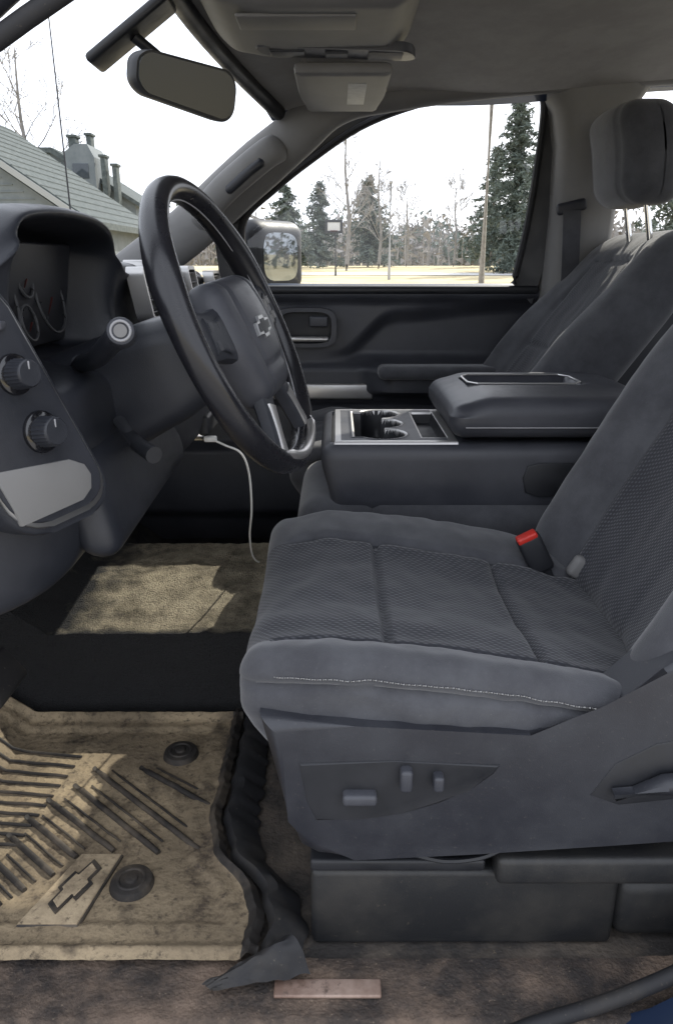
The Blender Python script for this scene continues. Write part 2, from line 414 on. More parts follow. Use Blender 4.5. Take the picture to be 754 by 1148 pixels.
loft(bm, [[c+V((a, .02, b)) for a, b in poly], [c+V((a, -.006, b)) for a, b in poly], [c+V((a, -.006, b)) for a, b in poly2], [c+V((a*.98, .02, b*.98)) for a, b in poly2]], cap=False)
bz = part('handle_bezel', bm, PLS, door)
bm = B(); rb(bm, c+V((-.005, .022, 0)), (.15, .006, .09), .002); part('handle_recess', bm, PLB, bz)
bm = B(); rb(bm, c+V((0, -.004, -.030)), (.125, .018, .014), .006); part('door_handle', bm, SIL, bz)
bm = B(); rb(bm, c+V((.035, .002, .016)), (.05, .01, .028), .004); part('lock_button', bm, PLS, bz)
WY = 2.06
wpx = [(575, 318), (590, 255), (601, 190), (609, 125), (604, 104), (585, 100), (530, 105), (465, 118), (402, 143), (345, 182), (308, 212), (274, 246), (273, 290), (273, 326)]
wpts = [P(u, v, WY) for u, v in wpx]
ring = spl(wpts, 5)
bm = B(); tube(bm, ring, .009, 8); part('window_seal', bm, RUB, door)
cen = sum(ring, V((0, 0, 0)))/len(ring)
bm = B(); loft(bm, [[p+V((0, .012, 0)) for p in ring], [p+(p-cen).normalized()*.075 for p in ring], [p+(p-cen).normalized()*.08+V((0, .06, 0)) for p in ring]], closed=False); part('window_frame', bm, PLB, door, closed=False)
bm = B(); vs = [bm.verts.new(p+V((0, .02, 0))) for p in ring]; bm.faces.new(vs); part('side_window', bm, GLA, door, closed=False)
sail = [(228, 240), (262, 250), (300, 214), (316, 196), (308, 176), (255, 214)]
bm = B(); sp_ = [P(u, v, 2.03) for u, v in sail]
prism(bm, [(p.x, p.z) for p in sp_], lambda a, b, d: V((a, d, b)), 2.07, 2.025, .008); sl = part('mirror_sail', bm, PLD, door)

# side mirror
mir = thing('side_mirror', 'black passenger side door mirror outside the window', 'mirror', (-.2, 2.32, .7))
nn = V((.80, -.58, -.008)).normalized(); ux = V((.58, .80, 0)).normalized(); uz = nn.cross(ux)
if uz.z < 0: uz = -uz
mc = P(300, 288, 2.30)
def mx(p): return mc+ux*p.x+nn*p.y+uz*p.z
bm = B(); rgrid(bm, (0, 0, 0), (.235, .11, .200), .042, .010, fn=lambda p: V((p.x*(1-.25*sm(-p.y, 0, .05)), p.y, p.z*(1-.25*sm(-p.y, 0, .05)))), xf=mx); hs = part('mirror_housing', bm, PLB, mir)
mpoly = []
for i in range(32):
    t = 2*math.pi*i/32; ct, st = math.cos(t), math.sin(t)
    mpoly.append((.076*math.copysign(abs(ct)**.5, ct)-.005, .066*math.copysign(abs(st)**.5, st)))
bm = B(); prism(bm, mpoly, lambda a, b, d: mx(V((a, d, b))), .050, .0562, .001, 1); part('mirror_pane', bm, MIR, mir)
bm = B(); rb(bm, mx(V((-.06, -.02, -.10))), (.09, .16, .04), .012); part('mirror_arm', bm, PLB, mir)

# ================================================================== SEATS
def make_seat(name, label, yc, k1, xb, top_z, driver, dx=0., hdx=0.):
    root = thing(name, label, 'car seat', (.2, yc, 0))
    L, W = .56, .49; zb, zt = .235, .392; H = zt-zb; h = H/2
    def qs(q, s): return (.74 if q < 0 else .58-.12*s) if driver else .55
    def cf(p):
        s = max(0., (p.x+L/2)/L); q = p.y/(W/2); aq = abs(q)
        w = sm(p.z, -h*.5, h*.8); w2 = sm(p.z, h*.2, h*.8)
        lim = qs(q, s)
        dz = w*(.018*sm(aq, lim-.14, lim+.22)-.010*(1-sm(aq, .2, .55))-.085*s**1.7-.016*(1-sm(s, 0, .2)))
        g = gs((aq-lim)*W/2, .0042)*sm(s, .05, .08)
        if aq < lim: g += gs((s-.29)*L, .0042)+.9*gs((s-.60)*L, .0042)
        dz -= .012*g*w2
        wr = noise.noise(V((p.x*45, p.y*28, yc*3)))
        dz += w2*(.0035*noise.noise(V((p.x*13, p.y*13, yc*7)))+.0022*wr)
        y = p.y*(1-.07*(1-sm(s, 0, .22)))
        if aq > .8: y -= math.copysign(1, q)*(.006*gs(p.z-.55*h, .004)-.005*noise.noise(V((p.x*12, 1, p.z*25)))-.0025*noise.noise(V((p.x*40, 3, p.z*60))))
        x = p.x+.05*sm(-p.z, -h*.2, h)*(1-sm(s, 0, .3))
        return V((x, y, p.z+dz))
    bm = B(); rgrid(bm, (-.105+L/2+dx, yc, (zb+zt)/2), (L, W, H), .030, .005, cf, lambda p: 1 if (abs(p.y) < qs(p.y, max(0, p.x/L+.5))*W/2 and p.z > h*.5) else 0)
    bmesh.ops.recalc_face_normals(bm, faces=bm.faces)
    if driver:
        pts = []
        for i in range(90):
            s = .03+.9*i/89; pz = .68*h
            p = cf(V((-L/2+s*L, -W/2+.0004, pz)))
            e = max(0, .09-s)
            pts.append(V((-.105+L/2+dx, yc, (zb+zt)/2))+p+V((0, -.0014+e*e*6, 0)))
        with mats(bm, 2):
            for i in range(89):
                a, b = pts[i], pts[i+1]
                tube(bm, [a.lerp(b, .1), a.lerp(b, .8)], .0009, 5)
    part('seat_cushion', bm, [FAB, INS, STI], root, angle=80, closed=False)
    D, WB, HB = .14, .50, top_z-.30
    def bf(p):
        hh = (p.z+HB/2)/HB; q = p.y/(WB/2); aq = abs(q)
        wf = sm(-p.x, -D*.3, D*.45)
        x = p.x-wf*(.060*sm(aq, .42, .82)*sm(hh, -.1, .15)*(1-.75*sm(hh, .55, .95))-.012*(1-sm(aq, .2, .5)))
        g = gs((aq-.53)*WB/2, .005)*(1-sm(hh, .86, .9))
        if aq < .53: g += gs((hh-.52)*HB, .005)+gs((hh-.88)*HB, .005)
        x += wf*.009*g
        x += wf*(.004*noise.noise(V((p.y*12, p.z*12, yc*3)))+.0018*noise.noise(V((p.y*40, p.z*30, yc*5))))
        y = p.y*(1-.16*sm(hh, .62, 1.)-.05*(1-sm(hh, 0, .2)))
        zz = hh*HB
        x += k1*zz + .02*hh*hh
        return V((x, y, p.z))
    bm = B(); rgrid(bm, (xb+D/2, yc, .30+HB/2), (D, WB, HB), .055, .0065, bf, lambda p: 1 if (abs(p.y) < .53*WB/2 and p.x < -D*.3 and p.z < HB*.38) else 0)
    part('backrest', bm, [FAB, INS], root, angle=80)
    xt = xb+D/2+k1*HB+.02+hdx
    hx = xt-.035; hz = top_z+.15
    bm = B(); rgrid(bm, (hx, yc, hz), (.135, .27, .20), .045, .010, lambda p: V((p.x-.012*(p.z/.1)*1.0+.02*(p.y/.135)**2*(1 if p.x < 0 else .3)-.01*sm(p.z, 0, .1)+.004*gs(abs(p.y)-.085, .005), p.y*(1-.10*sm(-p.z, 0, .1)), p.z)))
    hr = part('headrest', bm, FAB, root, angle=80)
    for s in (-1, 1):
        bm = B(); cyl(bm, (xt+.01, yc+s*.06, top_z-.05), (xt-.02, yc+s*.06, hz-.07), .0065, n=12); part('headrest_post', bm, CHR, hr)
    bm = B(); rb(bm, (.21, yc+.02, .13), (.44, .40, .22), .02); part('seat_base', bm, PLB, root)
    return root
dseat = make_seat('driver_seat', 'large charcoal cloth driver seat in the foreground with power switches on its side', .905, .50, .335, .90, True)
pseat = make_seat('passenger_seat', 'charcoal cloth passenger seat with headrest beyond the centre console', 1.80, .66, .30, .85, False, 0, -.065)

fy = lambda a, b, d: V((a, d, b))
bm = B()
poly = [(-.080, .336), (.02, .330), (.12, .324), (.20, .319), (.245, .322), (.28, .338), (.33, .392), (.37, .43), (.42, .45), (.47, .44), (.47, .20), (.40, .187), (.30, .178), (.15, .166), (.02, .158), (-.022, .160), (-.040, .172), (-.052, .21)]
prism(bm, poly, fy, .715, .648, .018, 6); sidep = part('side_panel', bm, PLX, dseat)
bm = B()
poly = [(-.040, .286), (.06, .288), (.172, .284), (.165, .272), (.14, .252), (.11, .235), (.07, .222), (.02, .214), (-.022, .212), (-.032, .236)]
prism(bm, poly, fy, .652, .6465, .003, 2); bez = part('switch_bezel', bm, PLB, sidep)
def sw(px, py, s, name='power_switch'):
    c = P(px, py, .642); bm = B(); rb(bm, c, s, min(s)*.3); part(name, bm, PLS, bez)
sw(403, 894, (.036, .016, .013)); sw(455, 873, (.013, .016, .026)); sw(491, 876, (.011, .016, .018))
bm = B()
prism(bm, [(.268, .245), (.29, .285), (.33, .31), (.40, .325), (.43, .31), (.43, .265), (.40, .245), (.3, .232)], fy, .652, .6465, .003, 2); lr = part('lever_recess', bm, PLB, sidep)
bm = B(); tube(bm, [(.29, .640, .252), (.34, .636, .268), (.41, .636, .275)], [.007, .011, .011], 10); part('recline_lever', bm, PLX, lr)
bm = B(); rb(bm, (.15, .70, .058), (.36, .045, .112), .008); part('track_cover', bm, PLT, dseat)
bm = B(); rb(bm, (.07, .685, .128), (.20, .03, .016), .004); part('track_rail', bm, PLB, dseat)
bm = B(); rb(bm, (.33, .675, .130), (.30, .035, .038), .008); part('rail_cover', bm, PLT, dseat)
bm = B(); rb(bm, (.40, .705, .05), (.14, .05, .09), .02); part('rear_track_foot', bm, PLT, dseat)
bm = B(); tube(bm, spl([(.08, .668, .15), (.12, .664, .142), (.16, .664, .146), (.19, .67, .155)], 6), .003, 6); part('seat_wire', bm, PLB, dseat)
bm = B()
bc = P(599, 620, 1.03)
rot = Matrix.Rotation(R_(-28), 3, 'Y')
rb(bm, bc, (.036, .024, .062), .006, rot); bk = part('belt_buckle', bm, PLB, dseat)
bm = B(); rb(bm, bc+rot@V((-.001, -.002, .030)), (.031, .02, .010), .003, rot); part('release_button', bm, RED, bk)
bm = B(); rb(bm, bc+rot@V((.0, 0, -.06)), (.022, .01, .09), .003, rot); part('buckle_stalk', bm, PLB, bk)
bm = B(); rb(bm, P(655, 640, 1.02), (.05, .02, .035), .008, Matrix.Rotation(R_(30), 3, 'Y')); part('hinge_cover', bm, PLG, dseat)

# centre seat cushion
cs = thing('bench_section', 'narrow charcoal cloth middle seat cushion under the console', 'seat', (.1, 1.37, 0))
bm = B(); rgrid(bm, (.19, 1.375, .315), (.52, .34, .14), .045, .012, lambda p: V((p.x+.03*sm(-p.z, 0, .07)*(1 if p.x < 0 else 0), p.y, p.z+.01*(1-(p.y/.17)**2)*sm(p.z, 0, .06)-.012*gs(p.x+.13, .006)*sm(p.z, 0, .06)))); part('cushion', bm, FAB, cs)
bm = B(); rb(bm, (.22, 1.375, .20), (.40, .3, .16), .02); part('base_frame', bm, PLB, cs)

# ================================================================== CENTRE CONSOLE
con = thing('centre_console', 'fold-down centre console with silver-edged cup holder tray and padded armrest lid', 'console', (.25, 1.385, .38))
bm = B()
def conf(p):
    x = p.x; z = p.z
    if p.x < 0: x -= .018*sm(p.z, -.05, .05)*sm(-p.x, .15, .28)
    if p.z > .03 and -.262 < p.x < -.085 and abs(p.y) < .138: z -= .062
    return V((x, p.y*(1-.04*sm(-p.z, 0, .06)), z))
rgrid(bm, (.275, 1.385, .425), (.57, .33, .125), .022, .009, conf); part('console_body', bm, PLS, con)
poly = [(.325, .405), (.318, .43), (.325, .452), (.345, .458), (.42, .458), (.44, .45), (.44, .41), (.42, .40), (.345, .398)]
bm = B(); prism(bm, poly, fy, 1.226, 1.2165, .002); part('side_pocket', bm, PLB, con)
ZT = .4905
def tray_sd(x, y):
    a = min(math.hypot(x-.082, y-1.295)-.040, math.hypot(x-.082, y-1.478)-.040, math.hypot(x-.082, y-1.386)-.040)
    b = max(abs(x-.060)-.028, abs(y-1.386)-.115)
    c_ = max(abs(x-.172)-.022, abs(y-1.385)-.115)
    return min(a, b), c_
def tray_edge(x, y): return min(x+.008, y-1.232, 1.54-y, .208-x)
def tray_fn(s, t):
    x = -.008+.216*s; y = 1.232+.308*t
    a, c_ = tray_sd(x, y)
    z = ZT-.055*(1-sm(a, -.005, .0))-.022*(1-sm(c_, -.004, .0))
    z += .002*gs(a-.004, .003)
    e = min(x+.008, y-1.232, 1.54-y)
    z -= .010*(1-sm(e, 0, .006))
    return V((x, y, z))
def tray_mi(s, t):
    x = -.008+.216*s; y = 1.232+.308*t
    a, c_ = tray_sd(x, y)
    if a < -.0005 or c_ < -.001: return 1
    return 0 if (tray_edge(x, y) < .016 or a < .004 or c_ < .003) else 2
bm = B(); sheet(bm, 150, 210, tray_fn, tray_mi); tray = part('cup_tray', bm, [SIL, PLB, PLS], con, closed=False)
def lidf(p):
    z = p.z+.006*(1-(p.y/.17)**2)*sm(p.z, 0, .02)
    dx, dy = abs(p.x+.02)-.10, abs(p.y-.02)-.055
    d = max(dx, dy)
    z -= .016*(1-sm(d, -.006, .006))*sm(p.z, 0, .025)
    if p.x < -.1: z -= .012*sm(-p.x, .10, .16)*sm(p.z, 0, .02)
    return V((p.x, p.y, z))
bm = B(); rgrid(bm, (.365, 1.385, .532), (.35, .345, .068), .028, .006, lidf); lid = part('armrest_lid', bm, PLS, con)
bm = B()
pts = [V((.345+a*.104, 1.405+b*.058, .5725)) for a, b in [(-1, -.6), (-1, .6), (-.85, 1), (.85, 1), (1, .6), (1, -.6), (.85, -1), (-.85, -1)]]
tube(bm, pts+[pts[0]], .0018, 6); part('lid_tray_rim', bm, SIL, lid)
bm = B(); rb(bm, (.365, 1.2115, .520), (.30, .002, .002), .0005); part('stitching', bm, MRK, lid)

# ================================================================== DASHBOARD
dash = thing('dashboard', 'dark plastic dashboard with hooded gauges, light knobs and air vents', 'dashboard', (-.5, YC, .45))
def prof(y, xl, zl, rec, xm, zm, xb, zb, xf):
    xi = xl-.115 if rec else xl-.004
    pts = [(xf, .60), (xf+.06, .70), (xf+.16, min(.745, zl-.012)), (xl-.09, zl-.004), (xl-.03, zl), (xl, zl-.006), (xl-.001, zl-.018),
           (xi+.02, zl-.022), (xi, zl-.03), (xi-.01, zm+.03), (xi+.005 if rec else xm-.002, zm+.015), (xm-.006, zm+.006), (xm, zm-.012),
           (xb+.006, (zm+zb)/2), (xb, zb+.025), (xb-.012, zb+.004), (xb-.04, zb), (xb-.15, zb+.03), (xf, zb+.02)]
    return [V((a, y, b)) for a, b in pts]
stn = [(.625, -.43, .70, 0, -.43, .63, -.44, .50, -.62), (.635, -.375, .735, 0, -.37, .64, -.375, .45, -.64), (.66, -.335, .775, 0, -.325, .65, -.335, .432, -.66), (.715, -.305, .808, 0, -.285, .655, -.295, .44, -.70),
       (.745, -.297, .826, 0, -.275, .655, -.282, .45, -.72), (.757, -.296, .832, 1, -.27, .655, -.278, .455, -.74), (.80, -.295, .84, 1, -.27, .655, -.275, .46, -.76), (.92, -.293, .845, 1, -.27, .655, -.27, .462, -.82), (1.03, -.295, .838, 1, -.27, .655, -.266, .466, -.86),
       (1.07, -.30, .825, 1, -.27, .655, -.262, .47, -.87), (1.085, -.305, .812, 0, -.27, .655, -.258, .472, -.88), (1.11, -.315, .79, 0, -.265, .655, -.25, .475, -.89), (1.16, -.315, .782, 0, -.25, .65, -.235, .48, -.90), (1.37, -.315, .785, 0, -.245, .65, -.23, .485, -.91),
       (1.56, -.32, .782, 0, -.25, .645, -.235, .485, -.88), (1.66, -.32, .776, 0, -.265, .64, -.25, .48, -.86), (1.9, -.33, .77, 0, -.275, .64, -.27, .475, -.78), (2.03, -.35, .755, 0, -.30, .64, -.29, .47, -.70), (2.06, -.40, .73, 0, -.36, .64, -.36, .48, -.66)]
bm = B(); loft(bm, [prof(*s) for s in stn]); part('dash_body', bm, PLD, dash, sub=2)
cl = B(); rb(cl, (-.374, .915, .742), (.010, .29, .125), .003, Matrix.Rotation(R_(10), 3, 'Y')); clu = part('instrument_cluster', cl, DIAL, dash)
for gy, gz_, gr_ in ((.84, .738, .044), (.99, .738, .044), (.915, .762, .021), (.915, .712, .021)):
    gx = -.3685
    bm = B(); torus(bm, (gx, gy, gz_), (1, 0, .17), gr_, .002, 32, 6)
    for k in range(9):
        a = R_(-130+k*32.5); d = V((-.17*math.cos(a), math.sin(a), math.cos(a)))
        c0 = V((gx+.001, gy, gz_)); tube(bm, [c0+d*gr_*.80, c0+d*gr_*.99], .001, 4)
    g = part('gauge', bm, DIM, clu)
    bm = B(); c0 = V((gx+.003, gy, gz_)); tube(bm, [c0, c0+V((.08, -.7, -.5))*gr_*.85], [.0015, .0006], 5); part('needle', bm, RDD, g)
pn = V((.88, -.46, .12)).normalized(); pu = V((-.10, -.02, 1)); pu = (pu-pn*pu.dot(pn)).normalized(); ps = pu.cross(pn).normalized()
if ps.y < 0: ps = -ps
po = P(8, 455, .668)
def pod(a, b, d): return po+ps*a+pu*b+pn*d
def rrect(w, h, r, n=6):
    o = []
    for cx, cy, a0 in ((w-r, h-r, 0), (-(w-r), h-r, 90), (-(w-r), -(h-r), 180), (w-r, -(h-r), 270)):
        for i in range(n+1):
            t = R_(a0+90*i/n); o.append((cx+r*math.cos(t), cy+r*math.sin(t)))
    return o
def skew(pl, da=0, db=0): return [(a-.034*(b/.12)-.02*max(0, b/.12)**2+da, b+db) for a, b in pl]
bm = B(); prism(bm, skew(rrect(.066, .128, .04)), pod, -.03, .003, .004); pb = part('switch_pod', bm, PLD, dash)
bm = B(); prism(bm, skew(rrect(.0605, .121, .037)), pod, 0, .0055, .002); part('pod_bezel', bm, EMB, pb)
bm = B(); prism(bm, skew(rrect(.0580, .116, .034), -.001, .0015), pod, 0, .0075, .002); part('pod_face', bm, PLD, pb)
# dull brushed panel filling the lower part of the pod face
bm = B(); prism(bm, skew([(-.055, -.108), (.020, -.108), (.036, -.100), (.044, -.086), (.042, -.074), (.028, -.064), (-.055, -.052)]), pod, 0, .0092, .0016, 2); part('pod_trim', bm, PLG, pb)
def solve_pod(u, v):
    d = P(u, v, 1)-V((0, 0, CAMZ)); o = V((0, 0, CAMZ)); f = pod(0, 0, .0075)
    return o+d*((f-o).dot(pn)/d.dot(pn))
for u, v, r in ((16, 420, .0145), (46, 484, .0155)):
    k = solve_pod(u, v)
    bm = B(); cyl(bm, k-pn*.003, k+pn*.004, r*1.3, n=32, bev=.002); kb = part('knob_collar', bm, GLS, pb)
    bm = B(); knurl(bm, k, k+pn*.022, r, r*.9); part('knob', bm, PLD, kb)
    bm = B(); rb(bm, k+pn*.0222+pu*r*.5, (.0015, .0015, r*.5), .0005); part('knob_mark', bm, MRK, kb)
for i in range(3):
    bm = B(); rb(bm, pod(-.034+.02*i, .070, .0085), (.012, .012, .008), .002); part('push_button', bm, PLS, pb)
def vent(cy, cz, w, h, x):
    fn = lambda a, b, d: V((x+d+b*-.18, cy+a, cz+b))
    bm = B(); o = rrect(w, h, .014); i_ = rrect(w-.007, h-.007, .009)
    loft(bm, [[fn(a, b, -.02) for a, b in o], [fn(a, b, .006) for a, b in o], [fn(a, b, .006) for a, b in i_], [fn(a, b, -.015) for a, b in i_]], cap=False)
    fr = part('air_vent', bm, SIL, dash)
    bm = B(); prism(bm, i_, fn, -.02, -.012); part('vent_back', bm, PLB, fr)
    for k in range(4):
        bm = B(); rb(bm, fn(0, -h+.014+(2*h-.028)*k/3, -.003), (.014, 2*w-.018, .003), .001); part('vent_slat', bm, PLB, fr)
vent(1.185, .735, .040, .040, -.285); vent(1.56, .735, .040, .040, -.29); vent(1.93, .725, .055, .038, -.298)
bm = B(); prism(bm, rrect(.125, .075, .01), lambda a, b, d: V((-.283+d-b*.3, 1.372+a, .70+b)), -.02, .004, .002); scr = part('centre_screen', bm, GLS, dash)
bm = B(); prism(bm, rrect(.13, .085, .012), lambda a, b, d: V((-.286+d-b*.3, 1.372+a, .70+b)), -.03, .003, .003); part('screen_bezel', bm, SIL, scr)
bm = B(); rb(bm, (-.262, 1.80, .668), (.02, .36, .022), .006); part('dash_trim_strip', bm, SIL, dash)
for yk in (1.29, 1.455):
    bm = B(); cyl(bm, (-.25, yk, .575), (-.215, yk, .575), .021, .019, 24, .003); part('climate_knob', bm, PLS, dash)
bm = B(); rb(bm, (-.232, 1.37, .51), (.02, .2, .035), .006); sk = part('socket_panel', bm, PLB, dash)
bm = B(); rb(bm, (-.275, 1.80, .55), (.015, .34, .12), .012); part('glovebox_lid', bm, PLS, dash)
bm = B(); rgrid(bm, (-.272, .95, .535), (.05, .40, .12), .024, .012, lambda p: V((p.x-.012*(p.z/.055), p.y, p.z+.08*p.y*.5))); part('knee_panel', bm, PLD, dash)

# ================================================================== STEERING WHEEL + COLUMN
th, ph = R_(24), R_(8)
n = V((math.cos(th)*math.cos(ph), -math.sin(ph), math.sin(th)*math.cos(ph))).normalized()
e1 = V((-math.sin(th), 0, math.cos(th))); e1 = (e1-n*e1.dot(n)).normalized(); e2 = e1.cross(n)
if e2.y < 0: e2 = -e2
WC = V((-.120, .93, .703))
def W(a, b, c): return WC+e2*a+e1*b+n*c
bm = B()
rings = []
for k, (c, w, hgt) in enumerate([(-.04, .042, .042), (-.065, .054, .056), (-.10, .058, .064), (-.16, .062, .070), (-.24, .066, .075)]):
    rings.append([W(a, b-.008, c) for a, b in rrect(w, hgt, .03, 4)])
loft(bm, rings); colm = part('column_shroud', bm, PLD, dash)
s0 = V((-.30, .875, .668)); s1 = V((-.212, .755, .714))
bm = B(); tube(bm, spl([s0, s0.lerp(s1, .4)+V((0, 0, -.006)), s0.lerp(s1, .8), s1], 4), [.0105]*5+[.0115]*4+[.013]*4, 14); st = part('turn_stalk', bm, PLD, colm)
se = V((.1, -.9, .2)).normalized()
bm = B(); cyl(bm, s1-(s1-s0).normalized()*.004, s1+se*.016, .0145, .014, 20, .003); part('stalk_end', bm, PLD, st)
bm = B(); e = s1+se*.0163; torus(bm, e, se, .0095, .0014, 20, 6); part('stalk_ring', bm, MRK, st)
bm = B(); cyl(bm, e-se*.001, e+se*.001, .0065, n=18); part('stalk_cap', bm, PLG, st)
bm = B(); tube(bm, [V((-.26, .875, .60)), V((-.225, .82, .585)), V((-.20, .79, .58))], [.008, .009, .010], 10); part('tilt_lever', bm, PLB, colm)

whl = thing('steering_wheel', 'black leather steering wheel with silver spoke accents and a bow tie emblem', 'steering wheel', WC)
bm = B()
RR = .174; NN = 120; rv = []
for i in range(NN):
    t = 2*math.pi*i/NN
    grip = 1+.12*gs(((t-R_(62)+math.pi) % (2*math.pi))-math.pi, .25)+.12*gs(((t+R_(62)+math.pi) % (2*math.pi))-math.pi, .25)
    rv.append([W(math.sin(t)*(RR+.0135*grip*math.cos(q)), math.cos(t)*(RR+.0135*grip*math.cos(q)), .0165*grip*math.sin(q)) for q in [2*math.pi*k/16 for k in range(16)]])
loft(bm, rv+[rv[0]], cap=False); bmesh.ops.remove_doubles(bm, verts=bm.verts, dist=1e-5); rim = part('rim', bm, LEA, whl)
bm = B(); torus(bm, WC+n*.001, n, RR-.0138, .0009, 96, 5); part('rim_seam', bm, MRK, rim)
bm = B()
def rim_arc(a0, a1, k=14): return [W(math.sin(R_(a0+(a1-a0)*i/k))*(RR-.004), math.cos(R_(a0+(a1-a0)*i/k))*(RR-.004), .0145) for i in range(k+1)]
tube(bm, rim_arc(150, 210), [.002]+[.0065]*13+[.002], 10); part('rim_accent', bm, SIL, rim)
def hubf(p):
    k = 1-.30*sm(-p.y, -.01, .075)-.12*sm(p.y, .03, .075)
    crease = gs(abs(p.x)-.052, .0035)+gs(p.y+.038, .004)*(1 if abs(p.x) < .052 else 0)
    return V((p.x*k, p.y, p.z+(.013*(1-(p.x/.098)**2)*(1-(p.y/.085)**2)-.003*crease if p.z > 0 else 0)))
bm = B(); rgrid(bm, (0, 0, 0), (.190, .154, .045), .022, .0045, hubf, xf=lambda p: W(p.x, p.y-.014, p.z-.003)); hub = part('airbag_cover', bm, PLS, whl)
bm = B(); prism(bm, [(a*.066, b*.068) for a, b in BOW], lambda a, b, d: W(a-.010, b-.008, d), .024, .0345, .001, 1); em = part('emblem', bm, EMB, hub)
bm = B(); prism(bm, [(a*.055, b*.044) for a, b in BOW], lambda a, b, d: W(a-.010, b-.008, d), .030, .0352); part('emblem_face', bm, PLB, em)
def spoke(pa, pb, w0, w1, t0, t1, mat, name, c0=.0, c1=0., par=None):
    bm = B(); rings = []
    dx = V((pb[0]-pa[0], pb[1]-pa[1])); L = dx.length; dx /= L; nx = V((-dx.y, dx.x))
    for k in range(9):
        f = k/8; w = w0+(w1-w0)*f-.22*w0*math.sin(math.pi*f); t = t0+(t1-t0)*f; c = c0+(c1-c0)*f
        ring = []
        for q in range(14):
            a = 2*math.pi*q/14; ca, sa = math.cos(a), math.sin(a)
            aa = w*math.copysign(abs(ca)**.6, ca); bb = t*math.copysign(abs(sa)**.6, sa)
            ring.append(W(pa[0]+dx.x*L*f+nx.x*aa, pa[1]+dx.y*L*f+nx.y*aa, c+bb))
        rings.append(ring)
    loft(bm, rings); return part(name, bm, mat, par or whl)
for s in (-1, 1):
    a = spoke((s*.05, .0), (s*.170, .012), .044, .032, .013, .010, PLD, 'spoke', .004, .0)
    sp2 = spoke((s*.100, .002), (s*.142, .008), .023, .021, .002, .002, PLD, 'switch_pad', .0150, .0115, a)
    for bx_, by_ in ((.108, .014), (.108, -.008), (.132, .017), (.132, -.004)):
        bm = B(); rgrid(bm, (0, 0, 0), (.013, .011, .004 if s > 0 else .002), .001, .004, xf=lambda p: W(s*bx_+p.x, by_+p.y, (.0165 if s > 0 else .0152)+p.z+(.108-bx_)*.06)); part('wheel_button', bm, PLG if s > 0 else PLD, a)
    l = spoke((s*.032, -.052), (s*.076, -.156), .026, .018, .011, .009, PLD, 'lower_spoke', .004, .0)
    spoke((s*.050, -.094), (s*.073, -.150), .012, .0105, .003, .003, SIL, 'spoke_insert', .0115, .0085, l)

bm = B(); rb(bm, P(-4, 762, .95), (.03, .10, .06), .008, Matrix.Rotation(R_(-35), 3, 'Y')); pd = part('brake_pedal', bm, RUB)
tag(pd, 'black brake pedal in the dark footwell at the left edge', 'pedal')
bm = B(); q = P(-4, 762, .95); tube(bm, [q+V((-.02, 0, .0)), q+V((-.10, 0, .12)), q+V((-.2, 0, .25))], .008, 8); part('pedal_arm', bm, PLB, pd)

# ================================================================== FLOOR MAT
mat_ = thing('floor_mat', 'sand-dusted rubber driver floor mat with ribs, round anchors and a bow tie plate', 'floor mat', (-.4, .88, 0))
Y0 = .644
def right_edge(y): return -.165+.075*(1-sm(y, .70, .86))+.008*noise.noise(V((y*22, 5, 0)))+.003*noise.noise(V((y*80, 2, 0)))
ribs = []
def mw(u, v):
    d = P(u, v, 1)-V((0, 0, CAMZ)); t = (.014-CAMZ)/d.z
    return V((d.x*t, d.y*t))
for a, b in [((106, 862), (224, 953)), ((158, 861), (240, 906)), ((84, 880), (178, 956)), ((54, 896), (128, 954)), ((30, 916), (86, 961)), ((10, 936), (60, 981)), ((-10, 961), (28, 998)), ((-30, 985), (0, 1015))]:
    a, b = mw(*a), mw(*b); ribs.append((a, b, .0044))
    off = V((.014, .010))*(1 if (b-a).length > .06 else .8)
    ribs.append((a+off+(b-a)*.08, b+off-(b-a)*.08, .0018))
for k in range(10):
    ribs.append((mw(-60, 834+12*k), mw(92-8*k, 848+11*k), .0026))
for k in range(5):
    ribs.append((mw(-120, 1042+8*k), mw(232-4*k, 1042+8*k), .0016))
def mat_xy(s, t):
    y = Y0+t*(1.137-Y0); xr = right_edge(y); return -.80+(xr+.80)*s, y, xr
def mat_base(x, y):
    return .011+.0016*noise.noise(V((x*30, y*30, 1)))+.0009*noise.noise(V((x*90, y*90, 1)))
def mat_fn(s, t):
    x, y, xr = mat_xy(s, t)
    z = mat_base(x, y)
    dr = xr-x; dn = y-Y0; df = 1.137-y
    lip = max(gs(dr-.010, .007), gs(dn-.012, .008)*.6, gs(df-.012, .008))
    z += .012*lip
    dd = min(dr-.05, dn-.055, df-.045)
    z -= .005*sm(dd, -.008, .006)
    if x < -.53: z += (-.53-x)*.75
    return V((x, y, z+.006))
bm = B(); sheet(bm, 220, 165, mat_fn, lambda s, t: 1 if mat_xy(s, t)[2]-mat_xy(s, t)[0] < .018 else 0)
with mats(bm, 1):
    for a, b, w in ribs:
        pts = []
        for i in range(11):
            p = a.lerp(b, i/10); z = mat_base(p.x, p.y)+.0005
            if p.x < -.53: z += (-.53-p.x)*.75
            pts.append(V((p.x, p.y, z+w*.25+.0015)))
        tube(bm, pts, [w*.85]+[w]*9+[w*.85], 10)
part('mat_tray', bm, [MAT, MATD], mat_, closed=False)
bm = B()
bm2 = [V((right_edge(y)+.012+.006*noise.noise(V((y*30, 1, 2))), y, .012)) for y in [Y0+.003+.006*i for i in range(82)]]
loft(bm, [[p+V((-.008, 0, .004)), p+V((.0, 0, .020+.006*noise.noise(V((p.y*25, 0, 0))))), p+V((.012, 0, .018)), p+V((.04+.012*noise.noise(V((p.y*45, 9, 0))), 0, -.006))] for p in bm2], closed=False); part('mat_edge', bm, RUB, mat_, closed=False)
